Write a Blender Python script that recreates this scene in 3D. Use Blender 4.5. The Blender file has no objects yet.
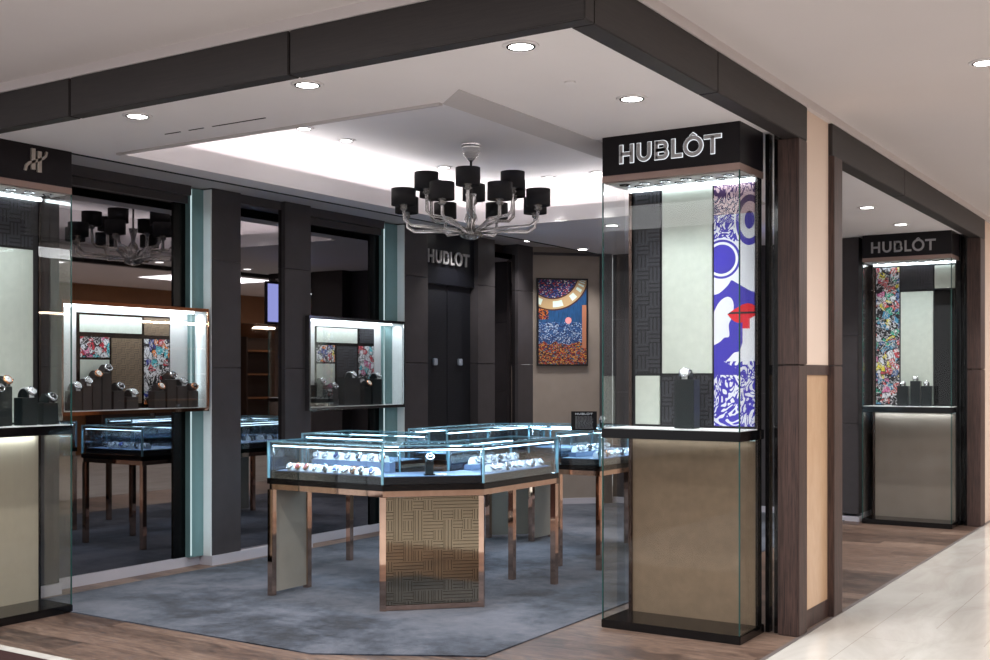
import bpy, bmesh, math, random
from mathutils import Vector, Matrix
random.seed(7)
PI = math.pi
SC = bpy.context.scene
COL = SC.collection
ORD = ['first','second','third','fourth','fifth','sixth','seventh','eighth','ninth','tenth','eleventh','twelfth','thirteenth','fourteenth','fifteenth','sixteenth','seventeenth','eighteenth']

# ---------------------------------------------------------------- camera maths (only used to read positions off known planes)
F, CX, HY, H = 1149., 495., 375., 1.5
YAW = math.atan(735/1149)
_c, _s = math.cos(YAW), math.sin(YAW)
def onX(px, py, x0):
    t = (px-CX)/F; d = x0/(t*_c-_s)
    return Vector((x0, (t*_s+_c)*d, H-(py-HY)*d/F))
def onY(px, py, y0):
    t = (px-CX)/F; d = y0/(t*_s+_c)
    return Vector(((t*_c-_s)*d, y0, H-(py-HY)*d/F))
def onZ(px, py, z):
    d = F*(H-z)/(py-HY); l = (px-CX)*d/F
    return Vector((l*_c-d*_s, l*_s+d*_c, z))

# ---------------------------------------------------------------- node helpers
class NG:
    def __init__(s, name):
        s.m = bpy.data.materials.new(name); s.m.use_nodes = True
        s.nt = s.m.node_tree; s.nt.nodes.clear()
        s.out = s.nt.nodes.new('ShaderNodeOutputMaterial')
        s._tc = None
    def n(s, t, **kw):
        nd = s.nt.nodes.new(t)
        for k, v in kw.items(): setattr(nd, k, v)
        return nd
    def link(s, a, b):
        if isinstance(a, Ex): a = a.o
        if hasattr(a, 'node'): s.nt.links.new(a, b)
        else: b.default_value = a
    def obj(s):
        if s._tc is None: s._tc = s.n('ShaderNodeTexCoord')
        return s._tc.outputs['Object']
    def xyz(s, vec=None):
        sp = s.n('ShaderNodeSeparateXYZ'); s.link(vec if vec is not None else s.obj(), sp.inputs[0])
        return [Ex(s, sp.outputs[i]) for i in range(3)]
    def vec(s, x, y, z):
        cb = s.n('ShaderNodeCombineXYZ')
        for i, v in enumerate((x, y, z)): s.link(v, cb.inputs[i])
        return cb.outputs[0]
    def scaled(s, sc, loc=(0,0,0), rot=(0,0,0), vec=None):
        mp = s.n('ShaderNodeMapping'); s.link(vec if vec is not None else s.obj(), mp.inputs['Vector'])
        mp.inputs['Scale'].default_value = sc; mp.inputs['Location'].default_value = loc; mp.inputs['Rotation'].default_value = rot
        return mp.outputs[0]
    def noise(s, scale, vec=None, detail=3, rough=.5, dist=0, color=False):
        t = s.n('ShaderNodeTexNoise'); s.link(vec if vec is not None else s.obj(), t.inputs['Vector'])
        t.inputs['Scale'].default_value = scale; t.inputs['Detail'].default_value = detail
        t.inputs['Roughness'].default_value = rough; t.inputs['Distortion'].default_value = dist
        return t.outputs['Color'] if color else Ex(s, t.outputs['Fac'])
    def voro(s, scale, vec=None, feature='F1', out='Distance'):
        t = s.n('ShaderNodeTexVoronoi', feature=feature); s.link(vec if vec is not None else s.obj(), t.inputs['Vector'])
        t.inputs['Scale'].default_value = scale
        return t.outputs[out] if out == 'Color' else Ex(s, t.outputs[out])
    def ramp(s, fac, stops, const=False):
        r = s.n('ShaderNodeValToRGB'); s.link(fac, r.inputs[0])
        r.color_ramp.interpolation = 'CONSTANT' if const else 'LINEAR'
        el = r.color_ramp.elements
        while len(el) < len(stops): el.new(.5)
        for e, (p, c) in zip(el, stops): e.position = p; e.color = (*c, 1) if len(c) == 3 else c
        return r.outputs[0]
    def mix(s, f, a, b):
        m = s.n('ShaderNodeMix', data_type='RGBA')
        s.link(f, m.inputs[0])
        for v, i in ((a, 6), (b, 7)):
            if isinstance(v, tuple) and len(v) == 3: v = (*v, 1)
            s.link(v, m.inputs[i])
        return m.outputs[2]
    def bsdf(s, color=(.5,.5,.5), rough=.5, metal=0, spec=.5, bump=None, bstr=.3, bdist=.01, emit=None, estr=0, coat=0, trans=0, ior=1.45, sheen=0):
        b = s.n('ShaderNodeBsdfPrincipled')
        if isinstance(color, tuple) and len(color) == 3: color = (*color, 1)
        s.link(color, b.inputs['Base Color']); s.link(rough, b.inputs['Roughness'])
        s.link(metal, b.inputs['Metallic']); b.inputs['Specular IOR Level'].default_value = spec
        b.inputs['Coat Weight'].default_value = coat; b.inputs['Transmission Weight'].default_value = trans
        b.inputs['IOR'].default_value = ior; b.inputs['Sheen Weight'].default_value = sheen
        if emit is not None:
            if isinstance(emit, tuple) and len(emit) == 3: emit = (*emit, 1)
            s.link(emit, b.inputs['Emission Color']); b.inputs['Emission Strength'].default_value = estr
        if bump is not None:
            bp = s.n('ShaderNodeBump'); s.link(bump, bp.inputs['Height'])
            bp.inputs['Strength'].default_value = bstr; bp.inputs['Distance'].default_value = bdist
            s.nt.links.new(bp.outputs[0], b.inputs['Normal'])
        s.nt.links.new(b.outputs[0], s.out.inputs[0])
        return s.m
class Ex:
    def __init__(s, g, o): s.g = g; s.o = o
    def _m(s, op, *a):
        nd = s.g.n('ShaderNodeMath', operation=op)
        for i, v in enumerate((s, *a)): s.g.link(v if not isinstance(v, (int, float)) else float(v), nd.inputs[i])
        return Ex(s.g, nd.outputs[0])
    def __add__(s, b): return s._m('ADD', b)
    def __sub__(s, b): return s._m('SUBTRACT', b)
    def __mul__(s, b): return s._m('MULTIPLY', b)
    def __truediv__(s, b): return s._m('DIVIDE', b)
    def __pow__(s, b): return s._m('POWER', b)
    def __lt__(s, b): return s._m('LESS_THAN', b)
    def __gt__(s, b): return s._m('GREATER_THAN', b)
    def fract(s): return s._m('FRACT')
    def floor(s): return s._m('FLOOR')
    def abs(s): return s._m('ABSOLUTE')
    def sin(s): return s._m('SINE')
    def sqrt(s): return s._m('SQRT')
    def max(s, b): return s._m('MAXIMUM', b)
    def min(s, b): return s._m('MINIMUM', b)

def lin(r, g, b):
    f = lambda v: ((v/255+.055)/1.055)**2.4 if v > 10 else v/255/12.92
    return (f(r), f(g), f(b))

M = {}
def plain(name, color, rough=.5, metal=0, spec=.5, noise=0, nscale=20, bump=0, coat=0, bscale=60):
    g = NG(name)
    c = color
    if noise:
        n = g.noise(nscale, detail=4)
        c = g.mix(n, tuple(v*(1-noise) for v in color), tuple(min(1, v*(1+noise)) for v in color))
    bm = g.noise(bscale, detail=2) if bump else None
    M[name] = g.bsdf(c, rough, metal, spec, bump=bm, bstr=bump, bdist=.004, coat=coat)
    return M[name]

def emis(name, color, strength):
    g = NG(name); e = g.n('ShaderNodeEmission'); e.inputs[0].default_value = (*color, 1); e.inputs[1].default_value = strength
    g.nt.links.new(e.outputs[0], g.out.inputs[0]); M[name] = g.m
    return g.m

def make_materials():
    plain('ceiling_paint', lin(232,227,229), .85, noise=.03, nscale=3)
    plain('ceiling_grey', lin(196,190,191), .85, noise=.03, nscale=3)
    plain('mall_ceiling_paint', lin(214,206,206), .85, noise=.03, nscale=2)
    plain('cornice_paint', lin(214,196,188), .8)
    plain('pink_paint', lin(228,206,190), .7, noise=.03, nscale=2)
    plain('black_gap', (.004,.004,.004), .8)
    plain('cladding', lin(66,62,64), .5, spec=.4, noise=.18, nscale=9, bump=.15, bscale=40)
    plain('niche_black', lin(20,21,27), .35, noise=.1)
    plain('header_black', lin(17,12,17), .4, spec=.3)
    plain('gloss_black', lin(7,6,8), .08, spec=.45)
    plain('riser_black', lin(18,27,30), .35, noise=.2, nscale=30)
    plain('riser_brown', lin(46,38,38), .4, noise=.2, nscale=30)
    plain('steel', lin(150,150,152), .18, metal=1)
    plain('dark_steel', lin(58,54,54), .25, metal=1)
    plain('bronze', lin(92,76,70), .2, metal=1)
    plain('skirting', lin(200,196,204), .35, metal=.2)
    plain('case_white', lin(226,228,230), .6, noise=.04, nscale=12)
    plain('cushion_white', lin(238,240,244), .55)
    plain('letter_grey', lin(168,166,168), .4, metal=.35)
    plain('shade_black', lin(30,28,31), .75, noise=.2, nscale=60, bump=.2, bscale=120)
    plain('strap_black', lin(18,18,22), .5)
    plain('strap_white', lin(215,218,222), .5)
    plain('strap_brown', lin(96,52,40), .5)
    plain('watch_steel', lin(205,208,214), .15, metal=1)
    plain('watch_gold', lin(224,160,120), .2, metal=1)
    plain('dial_black', lin(14,15,20), .3)
    plain('dial_white', lin(225,228,232), .3)
    plain('dial_red', lin(150,40,60), .3)
    plain('dial_blue', lin(40,60,140), .3)
    plain('blue_gasket', lin(60,76,130), .4)
    plain('grey_panel', lin(160,156,146), .35, noise=.06, nscale=15)
    plain('art_frame_black', lin(14,12,14), .4)
    plain('mall_brown', lin(120,82,52), .5, noise=.2, nscale=4)
    plain('mall_dark', lin(48,36,32), .5, noise=.2, nscale=4)
    plain('teal_reflection', lin(112,144,146), .35, noise=.05)
    # copper with slight streaks
    g = NG('copper'); n = g.noise(3, g.scaled((8,8,1)), detail=2)
    M['copper'] = g.bsdf(g.mix(n, lin(196,162,144), lin(224,192,172)), .04, 1)
    # cream woven wall covering / beige textured panels
    g = NG('beige_cloth'); n = g.noise(18, detail=5); w = g.noise(260, detail=1)
    M['beige_cloth'] = g.bsdf(g.mix(n, lin(120,101,82), lin(146,125,103)), .7)
    g = NG('taupe_plaster'); n = g.noise(6, detail=5)
    M['taupe_plaster'] = g.bsdf(g.mix(n, lin(134,122,112), lin(152,140,130)), .6)
    g = NG('cream_panel'); n = g.noise(22, detail=5, rough=.6)
    M['cream_panel'] = g.bsdf(g.mix(n, lin(182,190,182), lin(206,212,203)), .6)
    # onyx-like polished tan panel of the pier
    g = NG('maple_panel'); n = g.noise(5, g.scaled((1,3,1)), detail=6, rough=.65, dist=.8)
    M['maple_panel'] = g.bsdf(g.mix(n, lin(196,158,124), lin(218,186,154)), .22, coat=.2)
    # dark stained wood
    g = NG('dark_wood')
    x, y, z = g.xyz()
    n = g.noise(10, g.scaled((14,14,.5)), detail=5, rough=.65, dist=.4)
    M['dark_wood'] = g.bsdf(g.mix(g.ramp(n, [(.3,(0,0,0)),(.7,(1,1,1))]), lin(30,22,21), lin(90,67,61)), .5, bump=n, bstr=.2, bdist=.003)
    g = NG('dark_wood_beam')
    n = g.noise(10, g.scaled((.6,.6,12)), detail=5, rough=.65, dist=.4)
    M['dark_wood_beam'] = g.bsdf(g.mix(n, lin(28,25,26), lin(56,49,48)), .55, bump=n, bstr=.15, bdist=.003)
    # plank floor
    g = NG('plank_floor')
    x, y, z = g.xyz()
    row = (y/.19).floor()
    off = (row*.37).fract()*2.1
    seg = ((x+off)/1.9)
    idv = g.vec(row, seg.floor(), 0.0)
    wn = g.n('ShaderNodeTexWhiteNoise'); g.link(idv, wn.inputs[0])
    tone = Ex(g, wn.outputs['Value'])
    grain = g.noise(5, g.scaled((1.2,9,1)), detail=6, rough=.65, dist=1.2)
    kn = g.noise(2.2, g.scaled((1.0,3.2,1),(4,2,0)), detail=4, rough=.7, dist=2.0)
    mixv = grain*.7+tone*.22+kn*.35-.14
    col = g.ramp(mixv, [(.34, lin(50,37,32)), (.48, lin(98,78,67)), (.56, lin(118,96,83)), (.72, lin(148,126,111))])
    gap = ((y/.19).fract() < .012).max((seg.fract() < .0015))
    col = g.mix(gap, col, lin(48,34,28))
    M['plank_floor'] = g.bsdf(col, grain*.25+.3, spec=.45, bump=grain, bstr=.1, bdist=.002)
    # marble tiles
    g = NG('marble_floor')
    x, y, z = g.xyz()
    v = g.noise(2.2, g.scaled((1,.35,1)), detail=7, rough=.6, dist=1.5)
    col = g.ramp(v, [(.3, lin(196,190,182)), (.55, lin(212,208,201)), (.8, lin(222,219,213))])
    cc = ((x+2.1)/.318).floor()
    yy = (y/.78)+(cc*.43)
    wn = g.n('ShaderNodeTexWhiteNoise'); g.link(g.vec(cc, yy.floor(), 0.0), wn.inputs[0])
    gap = ((((x+2.1)/.318).fract() < .014)*(Ex(g, wn.outputs['Value']) > .5)).max((yy.fract() < .004)*(Ex(g, wn.outputs['Value']) > .75))
    col = g.mix(gap, col, lin(182,175,167))
    M['marble_floor'] = g.bsdf(col, .14, spec=.5)
    # carpet, mottled blue grey
    g = NG('carpet')
    a = g.noise(1.1, detail=5, rough=.6, dist=.8)
    b = g.noise(9, detail=6, rough=.75)
    a2 = g.noise(.55, g.scaled((1,1,1),(7,3,0)), detail=3, dist=1.5)
    v = a*.5+b*.28+a2*.30-.04
    col = g.ramp(v, [(.41, lin(20,26,38)), (.475, lin(56,63,76)), (.54, lin(84,88,99)), (.66, lin(108,109,119))])
    w = g.noise(160, detail=2)
    M['carpet'] = g.bsdf(col, .95, spec=.1, bump=w, bstr=.6, bdist=.006, sheen=.2)
    g = NG('dark_carpet'); w = g.noise(120, detail=2)
    M['dark_carpet'] = g.bsdf(lin(62,44,42), .95, spec=.1, bump=w, bstr=.5)
    # lattice (woven leather) panel : dark, raised blocks
    for nm, c0, c1, sc in (('lattice_dark', lin(8,9,12), lin(52,52,60), 26), ('lattice_tan', lin(84,70,58), lin(132,114,94), 50), ('perforated_dark', lin(10,11,16), lin(26,27,34), 40)):
        g = NG(nm); x, y, z = g.xyz()
        u = x+y
        cu = (u*sc/2).floor(); cz = (z*sc/2).floor()
        par = ((cu+cz)/2).fract() > .25
        fu = (u*sc*1.5).fract(); fz = (z*sc*1.5).fract()
        line = par*(fu < .35)+(par*-1.0+1.0)*(fz < .35)
        n = g.noise(12, detail=4)
        col = g.mix(line, c1, c0); col = g.mix(n*.45, col, c0)
        M[nm] = g.bsdf(col, .5)
    # gold fretwork mirror panel of the counter
    g = NG('gold_fretwork'); x, y, z = g.xyz()
    u = x*.7071+y*.7071
    bs = .064
    cu = (u/bs).floor(); cz = (z/bs).floor()
    par = ((cu+cz)/2).fract() > .25
    wn = g.n('ShaderNodeTexWhiteNoise'); g.link(g.vec(cu, cz, 0.0), wn.inputs[0])
    r = Ex(g, wn.outputs['Value']) > .82
    par = (par-r).abs()
    lu = ((u/bs).fract()*3.0+.5).fract() < .13; lz = ((z/bs).fract()*3.0+.5).fract() < .13
    edge = ((u/bs).fract() < .03)*par
    line = (par*lu+(par*-1.0+1.0)*lz).max(edge)
    rgh = line*.35+.07
    M['gold_fretwork'] = g.bsdf(g.mix(line, lin(158,148,130), lin(54,47,38)), rgh, 1)
    # tinted mirror
    g = NG('dark_mirror'); M['dark_mirror'] = g.bsdf(lin(142,138,140), .015, 1)
    g = NG('black_glass'); M['black_glass'] = g.bsdf(lin(4,5,6), .03, 0, spec=.5)
    # architectural glass: thin, see-through with fresnel reflection
    def glass(nm, tint, refl=1.0, base=.0):
        g = NG(nm)
        fr = g.n('ShaderNodeFresnel'); fr.inputs['IOR'].default_value = 1.5
        tr = g.n('ShaderNodeBsdfTransparent'); tr.inputs[0].default_value = (*tint, 1)
        gl = g.n('ShaderNodeBsdfGlossy'); gl.inputs['Roughness'].default_value = .01; gl.inputs[0].default_value = (1,1,1,1)
        mx = g.n('ShaderNodeMixShader')
        f = Ex(g, fr.outputs[0])*refl+base
        g.link(f, mx.inputs[0]); g.nt.links.new(tr.outputs[0], mx.inputs[1]); g.nt.links.new(gl.outputs[0], mx.inputs[2])
        g.nt.links.new(mx.outputs[0], g.out.inputs[0]); M[nm] = g.m
    glass('glass', (.98,.988,.984), .24)
    glass('counter_glass', (.92,.97,.99), .38, .008)
    g = NG('glass_edge'); M['glass_edge'] = g.bsdf(lin(48,92,88), .15, trans=.3)
    g = NG('counter_edge'); M['counter_edge'] = g.bsdf(lin(150,204,222), .12, trans=.35, coat=.5)
    g = NG('chandelier_glass'); M['chandelier_glass'] = g.bsdf((.95,.93,.91), .06, trans=.8, ior=1.5, coat=.8)
    emis('downlight', (1,.97,.93), 14)
    emis('case_led', (.86,.95,1), 6)
    emis('counter_led', (.62,.85,1), 13)
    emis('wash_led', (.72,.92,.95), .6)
    emis('halo_white', (.9,.95,1), .8)
    emis('blue_screen', lin(150,160,225), 2.6)
    emis('shop_lamp', (1,.8,.6), 6)
    emis('yellow_sign', lin(210,210,60), .8)
    emis('teal_screen', lin(90,170,190), 1.2)
    # graffiti print
    def graffiti(nm, pal, sc, black=.045, warp=.12):
        g = NG(nm)
        nz = g.noise(sc*.45, detail=1, color=True)
        va = g.n('ShaderNodeVectorMath', operation='MULTIPLY_ADD')
        g.link(nz, va.inputs[0]); va.inputs[1].default_value = (warp*6/sc*2,)*3; g.link(g.obj(), va.inputs[2])
        v = va.outputs[0]
        c = g.voro(sc, v, out='Color'); sp = g.n('ShaderNodeSeparateColor'); g.link(c, sp.inputs[0])
        stops = [(i/len(pal), p) for i, p in enumerate(pal)]
        col = g.ramp(sp.outputs[0], stops, True)
        e = g.voro(sc, v, feature='DISTANCE_TO_EDGE')
        w = g.noise(sc*.7, v, detail=1, dist=2.5)
        stroke = ((w-.5).abs() < .034).max(e < black)
        col = g.mix(stroke, col, (.008,.008,.012))
        w2 = g.noise(sc*.9, g.scaled((1,1,1), (3,1,7), vec=v), detail=1, dist=2)
        col = g.mix((w2-.55).abs() < .03, col, (.75,.75,.78))
        M[nm] = g.bsdf(col, .35)
    red, cy, wh, bk, ye, pk, bl, gr, org = lin(200,40,60), lin(80,190,205), lin(225,228,235), lin(18,18,24), lin(235,220,60), lin(215,110,160), lin(50,60,150), lin(60,170,140), lin(235,130,50)
    graffiti('graffiti_multi', [lin(206,84,92), lin(74,150,190), wh, bk, pk, lin(214,90,84), lin(76,110,170), bk, ye, gr], 17)
    graffiti('graffiti_red', [red, wh, cy, pk, bk, wh, red], 20)
    graffiti('graffiti_blue', [wh, bl, wh, bk, cy, wh, red, org, bk], 18)
    graffiti('graffiti_warm', [wh, org, wh, ye, red, bl, wh, bk], 22)
    # blue and white print with a red accent (abstract)
    g = NG('blue_white_print'); x, y, z = g.xyz()
    n1 = g.noise(7, g.scaled((1.4,1,1)), detail=0, dist=5.0)
    sw = (n1*16.0).sin() > -.05
    big = g.noise(5.0, g.scaled((1,1,.8)), detail=0, dist=1.0) > .60
    zone = ((z > 2.28)+(z < 1.58)).min(1.0)
    msk = zone*sw+(zone*-1.0+1.0)*big
    dx = (x-.63)/.10; dz = (z-2.18)/.10
    r = (dx*dx+dz*dz).sqrt()
    msk = msk*((r > 1.25)+0.0)+((r < .86)+((r-1.08).abs() < .07))
    dz2 = (z-2.40)/.15; dx2 = (x-.80)/.085
    r2 = (dx2*dx2+dz2*dz2).sqrt()
    msk = msk*(r2 > 1.1)+((r2-.85).abs() < .13)*1.0+(r2 < .35)
    wed = ((z-1.62)+(x-.57)*.55 < .0)*(z > 1.5)*(x < .74)
    msk = msk.max(wed).min(1.0)
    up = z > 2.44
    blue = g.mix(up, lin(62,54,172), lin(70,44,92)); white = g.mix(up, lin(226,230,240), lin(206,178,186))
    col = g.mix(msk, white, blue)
    dx3 = (x-.765)/.10; dz3 = (z-1.86-(((x-.765)*28.0).sin()*.012)).abs()/.052
    red_m = (dx3*dx3+dz3 < 1.0)
    gapl = ((z-1.862).abs() < .006)
    col = g.mix(red_m, col, lin(215,32,44)); col = g.mix(red_m*gapl, col, (.02,.01,.02))
    tube = ((x-.78).abs() < .022)*(z < 1.85)*(z > 1.56)
    col = g.mix(tube, col, g.mix(z > 1.77, lin(232,236,245), lin(225,40,60)))
    M['blue_white_print'] = g.bsdf(col, .35, emit=col, estr=.0)
    # abstract framed picture (u along the wall = object x, z)
    g = NG('abstract_picture'); x, y, z = g.xyz()
    cxp, czp = -.12, .58
    r = (((x-cxp)**2.0)+((z-czp)**2.0)).sqrt()
    cells = g.voro(60, g.scaled((1.3,1.3,1.9)), out='Color'); spc = g.n('ShaderNodeSeparateColor'); g.link(cells, spc.inputs[0])
    cv = Ex(g, spc.outputs[0])
    bluev = g.mix(g.noise(14, g.scaled((6,1,1)), detail=4), lin(14,26,56), lin(40,96,150))
    redv = g.ramp(cv, [(0, lin(30,20,30)), (.3, lin(150,50,36)), (.55, lin(200,120,40)), (.8, lin(30,40,80))], True)
    goldv = g.ramp(cv, [(0, lin(84,24,30)), (.25, lin(30,30,50)), (.45, lin(196,150,66)), (.62, lin(160,72,44)), (.8, lin(70,110,140)), (.9, lin(150,40,40))], True)
    dotv = g.ramp(cv, [(0, lin(20,44,92)), (.5, lin(50,90,140)), (.82, lin(170,185,205))], True)
    topv = g.ramp(cv, [(0, lin(18,28,70)), (.5, lin(40,70,140)), (.75, lin(170,50,50)), (.9, lin(200,200,190))], True)
    col = bluev
    col = g.mix((x < -.17)*(z > .03), col, redv)
    col = g.mix((z < .0)*(z > -.27), col, dotv)
    col = g.mix(z < (g.noise(8, detail=2)*.12-.30), col, goldv)
    col = g.mix((x > .235)*(z > -.3)*(z < .2), col, lin(176,116,86))
    band = (r < .44)*(r > .31)
    pearl = g.mix(((((x-cxp)/(z*-1.0+czp+.001))*9.0).sin() > .1)*((r-.375).abs() < .035), lin(178,150,110), lin(205,225,215))
    edg = ((r-.44).abs() < .008).max((r-.31).abs() < .008)
    col = g.mix(r < .31, col, topv); col = g.mix(band, col, pearl); col = g.mix(edg, col, lin(70,34,24))
    spot = (((x-.07)**2.0)+((z-.02)**2.0)).sqrt() < .038
    col = g.mix(spot, col, lin(225,150,150))
    M['abstract_picture'] = g.bsdf(col, .3)
make_materials()
plain('handle_pale', lin(150,158,170), .4)
plain('strip_black', lin(7,8,9), .25, spec=.25)
plain('linen', lin(176,165,146), .7, noise=.06, nscale=30)

# ---------------------------------------------------------------- mesh builder
class MB:
    def __init__(s, root=None):
        s.bm = bmesh.new(); s.off = Vector(root.location) if (root is not None and root.get('_world')) else Vector((0,0,0)); s.mi = 0
        s.smooth = False
    def _v(s, p): return s.bm.verts.new(Vector(p)-s.off)
    def _f(s, vs, smooth=None):
        try: f = s.bm.faces.new(vs)
        except ValueError: return None
        f.material_index = s.mi; f.smooth = s.smooth if smooth is None else smooth
        return f
    def box(s, x0, x1, y0, y1, z0, z1, bev=0):
        vs = [s._v(p) for p in ((x0,y0,z0),(x1,y0,z0),(x1,y1,z0),(x0,y1,z0),(x0,y0,z1),(x1,y0,z1),(x1,y1,z1),(x0,y1,z1))]
        fs = [s._f([vs[i] for i in q]) for q in ((0,3,2,1),(4,5,6,7),(0,1,5,4),(1,2,6,5),(2,3,7,6),(3,0,4,7))]
        if bev:
            es = list({e for f in fs for e in f.edges})
            bmesh.ops.bevel(s.bm, geom=es, offset=bev, segments=2, affect='EDGES')
        return s
    def prism(s, pts, z0, z1):
        a = sum(pts[i][0]*pts[(i+1)%len(pts)][1]-pts[(i+1)%len(pts)][0]*pts[i][1] for i in range(len(pts)))
        if a < 0: pts = pts[::-1]
        lo = [s._v((x,y,z0)) for x, y in pts]; hi = [s._v((x,y,z1)) for x, y in pts]
        s._f(lo[::-1]); s._f(hi)
        for i in range(len(pts)):
            j = (i+1) % len(pts); s._f([lo[i], lo[j], hi[j], hi[i]])
        return s
    def wall(s, a, b, z0, z1, t):   # thin upright slab from a to b, thickness t centred
        d = Vector((b[0]-a[0], b[1]-a[1])); n = Vector((-d.y, d.x)).normalized()*t/2
        return s.prism([(a[0]+n.x,a[1]+n.y),(b[0]+n.x,b[1]+n.y),(b[0]-n.x,b[1]-n.y),(a[0]-n.x,a[1]-n.y)], z0, z1)
    def tube(s, pts, r, seg=8, cap=True):
        pts = [Vector(p) for p in pts]; rs = r if isinstance(r, (list, tuple)) else [r]*len(pts)
        rings = []
        up = None
        for i, p in enumerate(pts):
            t = (pts[min(i+1, len(pts)-1)]-pts[max(i-1, 0)]).normalized()
            if up is None: up = Vector((0,0,1)) if abs(t.z) < .9 else Vector((1,0,0))
            a = t.cross(up).normalized(); b = a.cross(t).normalized(); up = b
            rings.append([s._v(p+a*math.cos(k*2*PI/seg)*rs[i]+b*math.sin(k*2*PI/seg)*rs[i]) for k in range(seg)])
        for i in range(len(rings)-1):
            for k in range(seg):
                s._f([rings[i][k], rings[i][(k+1)%seg], rings[i+1][(k+1)%seg], rings[i+1][k]], True)
        if cap: s._f(rings[0][::-1]); s._f(rings[-1])
        return s
    def lathe(s, prof, c=(0,0,0), seg=24, axis='z', mat=None, closed=False):
        rings = []
        c = Vector(c)
        for r, z in prof:
            ring = []
            for k in range(seg):
                a = 2*PI*k/seg; p = Vector((r*math.cos(a), r*math.sin(a), z))
                if axis == 'y': p = Vector((p.x, p.z, p.y))
                if mat is not None: p = mat @ p
                ring.append(s._v(p+c))
            rings.append(ring)
        for i in range(len(rings)-1):
            for k in range(seg):
                s._f([rings[i][k], rings[i][(k+1)%seg], rings[i+1][(k+1)%seg], rings[i+1][k]], True)
        if closed:
            for k in range(seg): s._f([rings[-1][k], rings[-1][(k+1)%seg], rings[0][(k+1)%seg], rings[0][k]], True)
        else:
            if prof[0][0] > 1e-5: s._f(rings[0][::-1], False)
            if prof[-1][0] > 1e-5: s._f(rings[-1], False)
        return s
    def build(s, name, mats, parent=None, kind=None):
        me = bpy.data.meshes.new(name)
        bmesh.ops.remove_doubles(s.bm, verts=s.bm.verts, dist=1e-6)
        bmesh.ops.recalc_face_normals(s.bm, faces=s.bm.faces)
        s.bm.to_mesh(me); s.bm.free()
        for m in (mats if isinstance(mats, (list, tuple)) else [mats]): me.materials.append(M[m] if isinstance(m, str) else m)
        o = bpy.data.objects.new(name, me); COL.objects.link(o)
        if parent is not None: o.parent = parent
        if kind: o['kind'] = kind
        return o
def tag(o, label, cat, group=None):
    o['label'] = label; o['category'] = cat
    if group: o['group'] = group
    return o
def thing(name, label, cat, loc=(0,0,0), rz=0, group=None, world=False):
    o = bpy.data.objects.new(name, None); COL.objects.link(o); o.empty_display_size = .1
    o.location = loc; o.rotation_euler = (0,0,rz)
    if world: o['_world'] = 1
    return tag(o, label, cat, group)
def struct(name, mb, m): return mb.build(name, m, kind='structure')
def dup(root, loc, rz=0, label=None, group=None):
    def cp(o, par):
        c = o.copy(); COL.objects.link(c)
        if par is not None: c.parent = par
        for ch in KIDS.get(o.name, [k for k in bpy.data.objects if k.parent == o]): cp(ch, c)
        return c
    KIDS.setdefault(root.name, list(root.children))
    r = cp(root, None); r.location = loc; r.rotation_euler = (0,0,rz)
    if label: r['label'] = label
    if group: r['group'] = group
    return r
KIDS = {}
def area(loc, rot, sx, sy, power, color=(1,1,1), spread=None, name='area_lamp'):
    l = bpy.data.lights.new(name, 'AREA'); l.shape = 'RECTANGLE'; l.size = sx; l.size_y = sy; l.energy = power; l.color = color
    if spread: l.spread = spread
    o = bpy.data.objects.new(name, l); o.location = loc; o.rotation_euler = rot; COL.objects.link(o); return o
def spot(loc, power, size=100, blend=.6, color=(1,.975,.955), rot=(0,0,0), r=.04):
    l = bpy.data.lights.new('spot_lamp', 'SPOT'); l.energy = power; l.spot_size = math.radians(size); l.spot_blend = blend; l.color = color; l.shadow_soft_size = r
    o = bpy.data.objects.new('spot_lamp', l); o.location = loc; o.rotation_euler = rot; COL.objects.link(o); return o

# ================================================================ SHELL
struct('floor', MB().box(-9,-2.085,3.9,14,-.1,0), 'plank_floor')
struct('floor_mall', MB().box(-2.06,6,-12,24,-.1,0).box(-9,-2.06,3.83,3.9,-.1,.001), 'marble_floor')
struct('floor_dark', MB().box(-9,-4.6,-12,3.83,-.1,0), 'dark_carpet')
struct('floor_bounce', MB().box(-4.6,-2.06,-12,3.83,-.1,0), 'marble_floor')  # unseen floor, made pale marble to bounce light up to the ceilings
plain('threshold_grey', lin(112,104,102), .4)
struct('trim_1', MB().box(-2.085,-2.06,3.9,14,-.1,.002), 'threshold_grey')
rug = MB().prism([(-6.66,4.67),(-4.15,4.66),(-3.33,5.12),(-3.34,12.3),(-6.66,12.3)], 0.0005, .008)
tag(rug.build('carpet', 'carpet'), 'mottled blue grey carpet laid on the wooden boutique floor under the counters', 'carpet')

# store ceiling: ring round the tray, tray, back part
X0, X1, Y0, Y1 = -5.96, -3.445, 4.88, 9.2       # tray opening
zc = 2.91
cm = MB()
cm.box(-6.19,X0-.0,3.95,12.6,zc,zc+.02); cm.box(X1+.24,-2.15,3.95,12.6,zc,zc+.02)
cm.box(X0,X1,3.95,Y0-.03,zc,zc+.02); cm.prism([(X1,3.95),(X1+.24,3.95),(X1+.24,Y0-.2),(X1,Y0)],zc,zc+.02); cm.box(X0,X1+.24,Y1,12.6,zc,zc+.02)
cm.box(-9,-6.19,3.95,4.2,zc,zc+.02)
struct('ceiling', cm, 'ceiling_paint')
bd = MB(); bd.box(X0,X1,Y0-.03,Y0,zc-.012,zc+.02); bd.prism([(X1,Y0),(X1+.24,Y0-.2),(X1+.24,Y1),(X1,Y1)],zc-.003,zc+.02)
struct('ceiling_border', bd, 'ceiling_grey')  # shading of the band round the tray put into its greyer colour
ft = .03
fm = MB()
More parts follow.
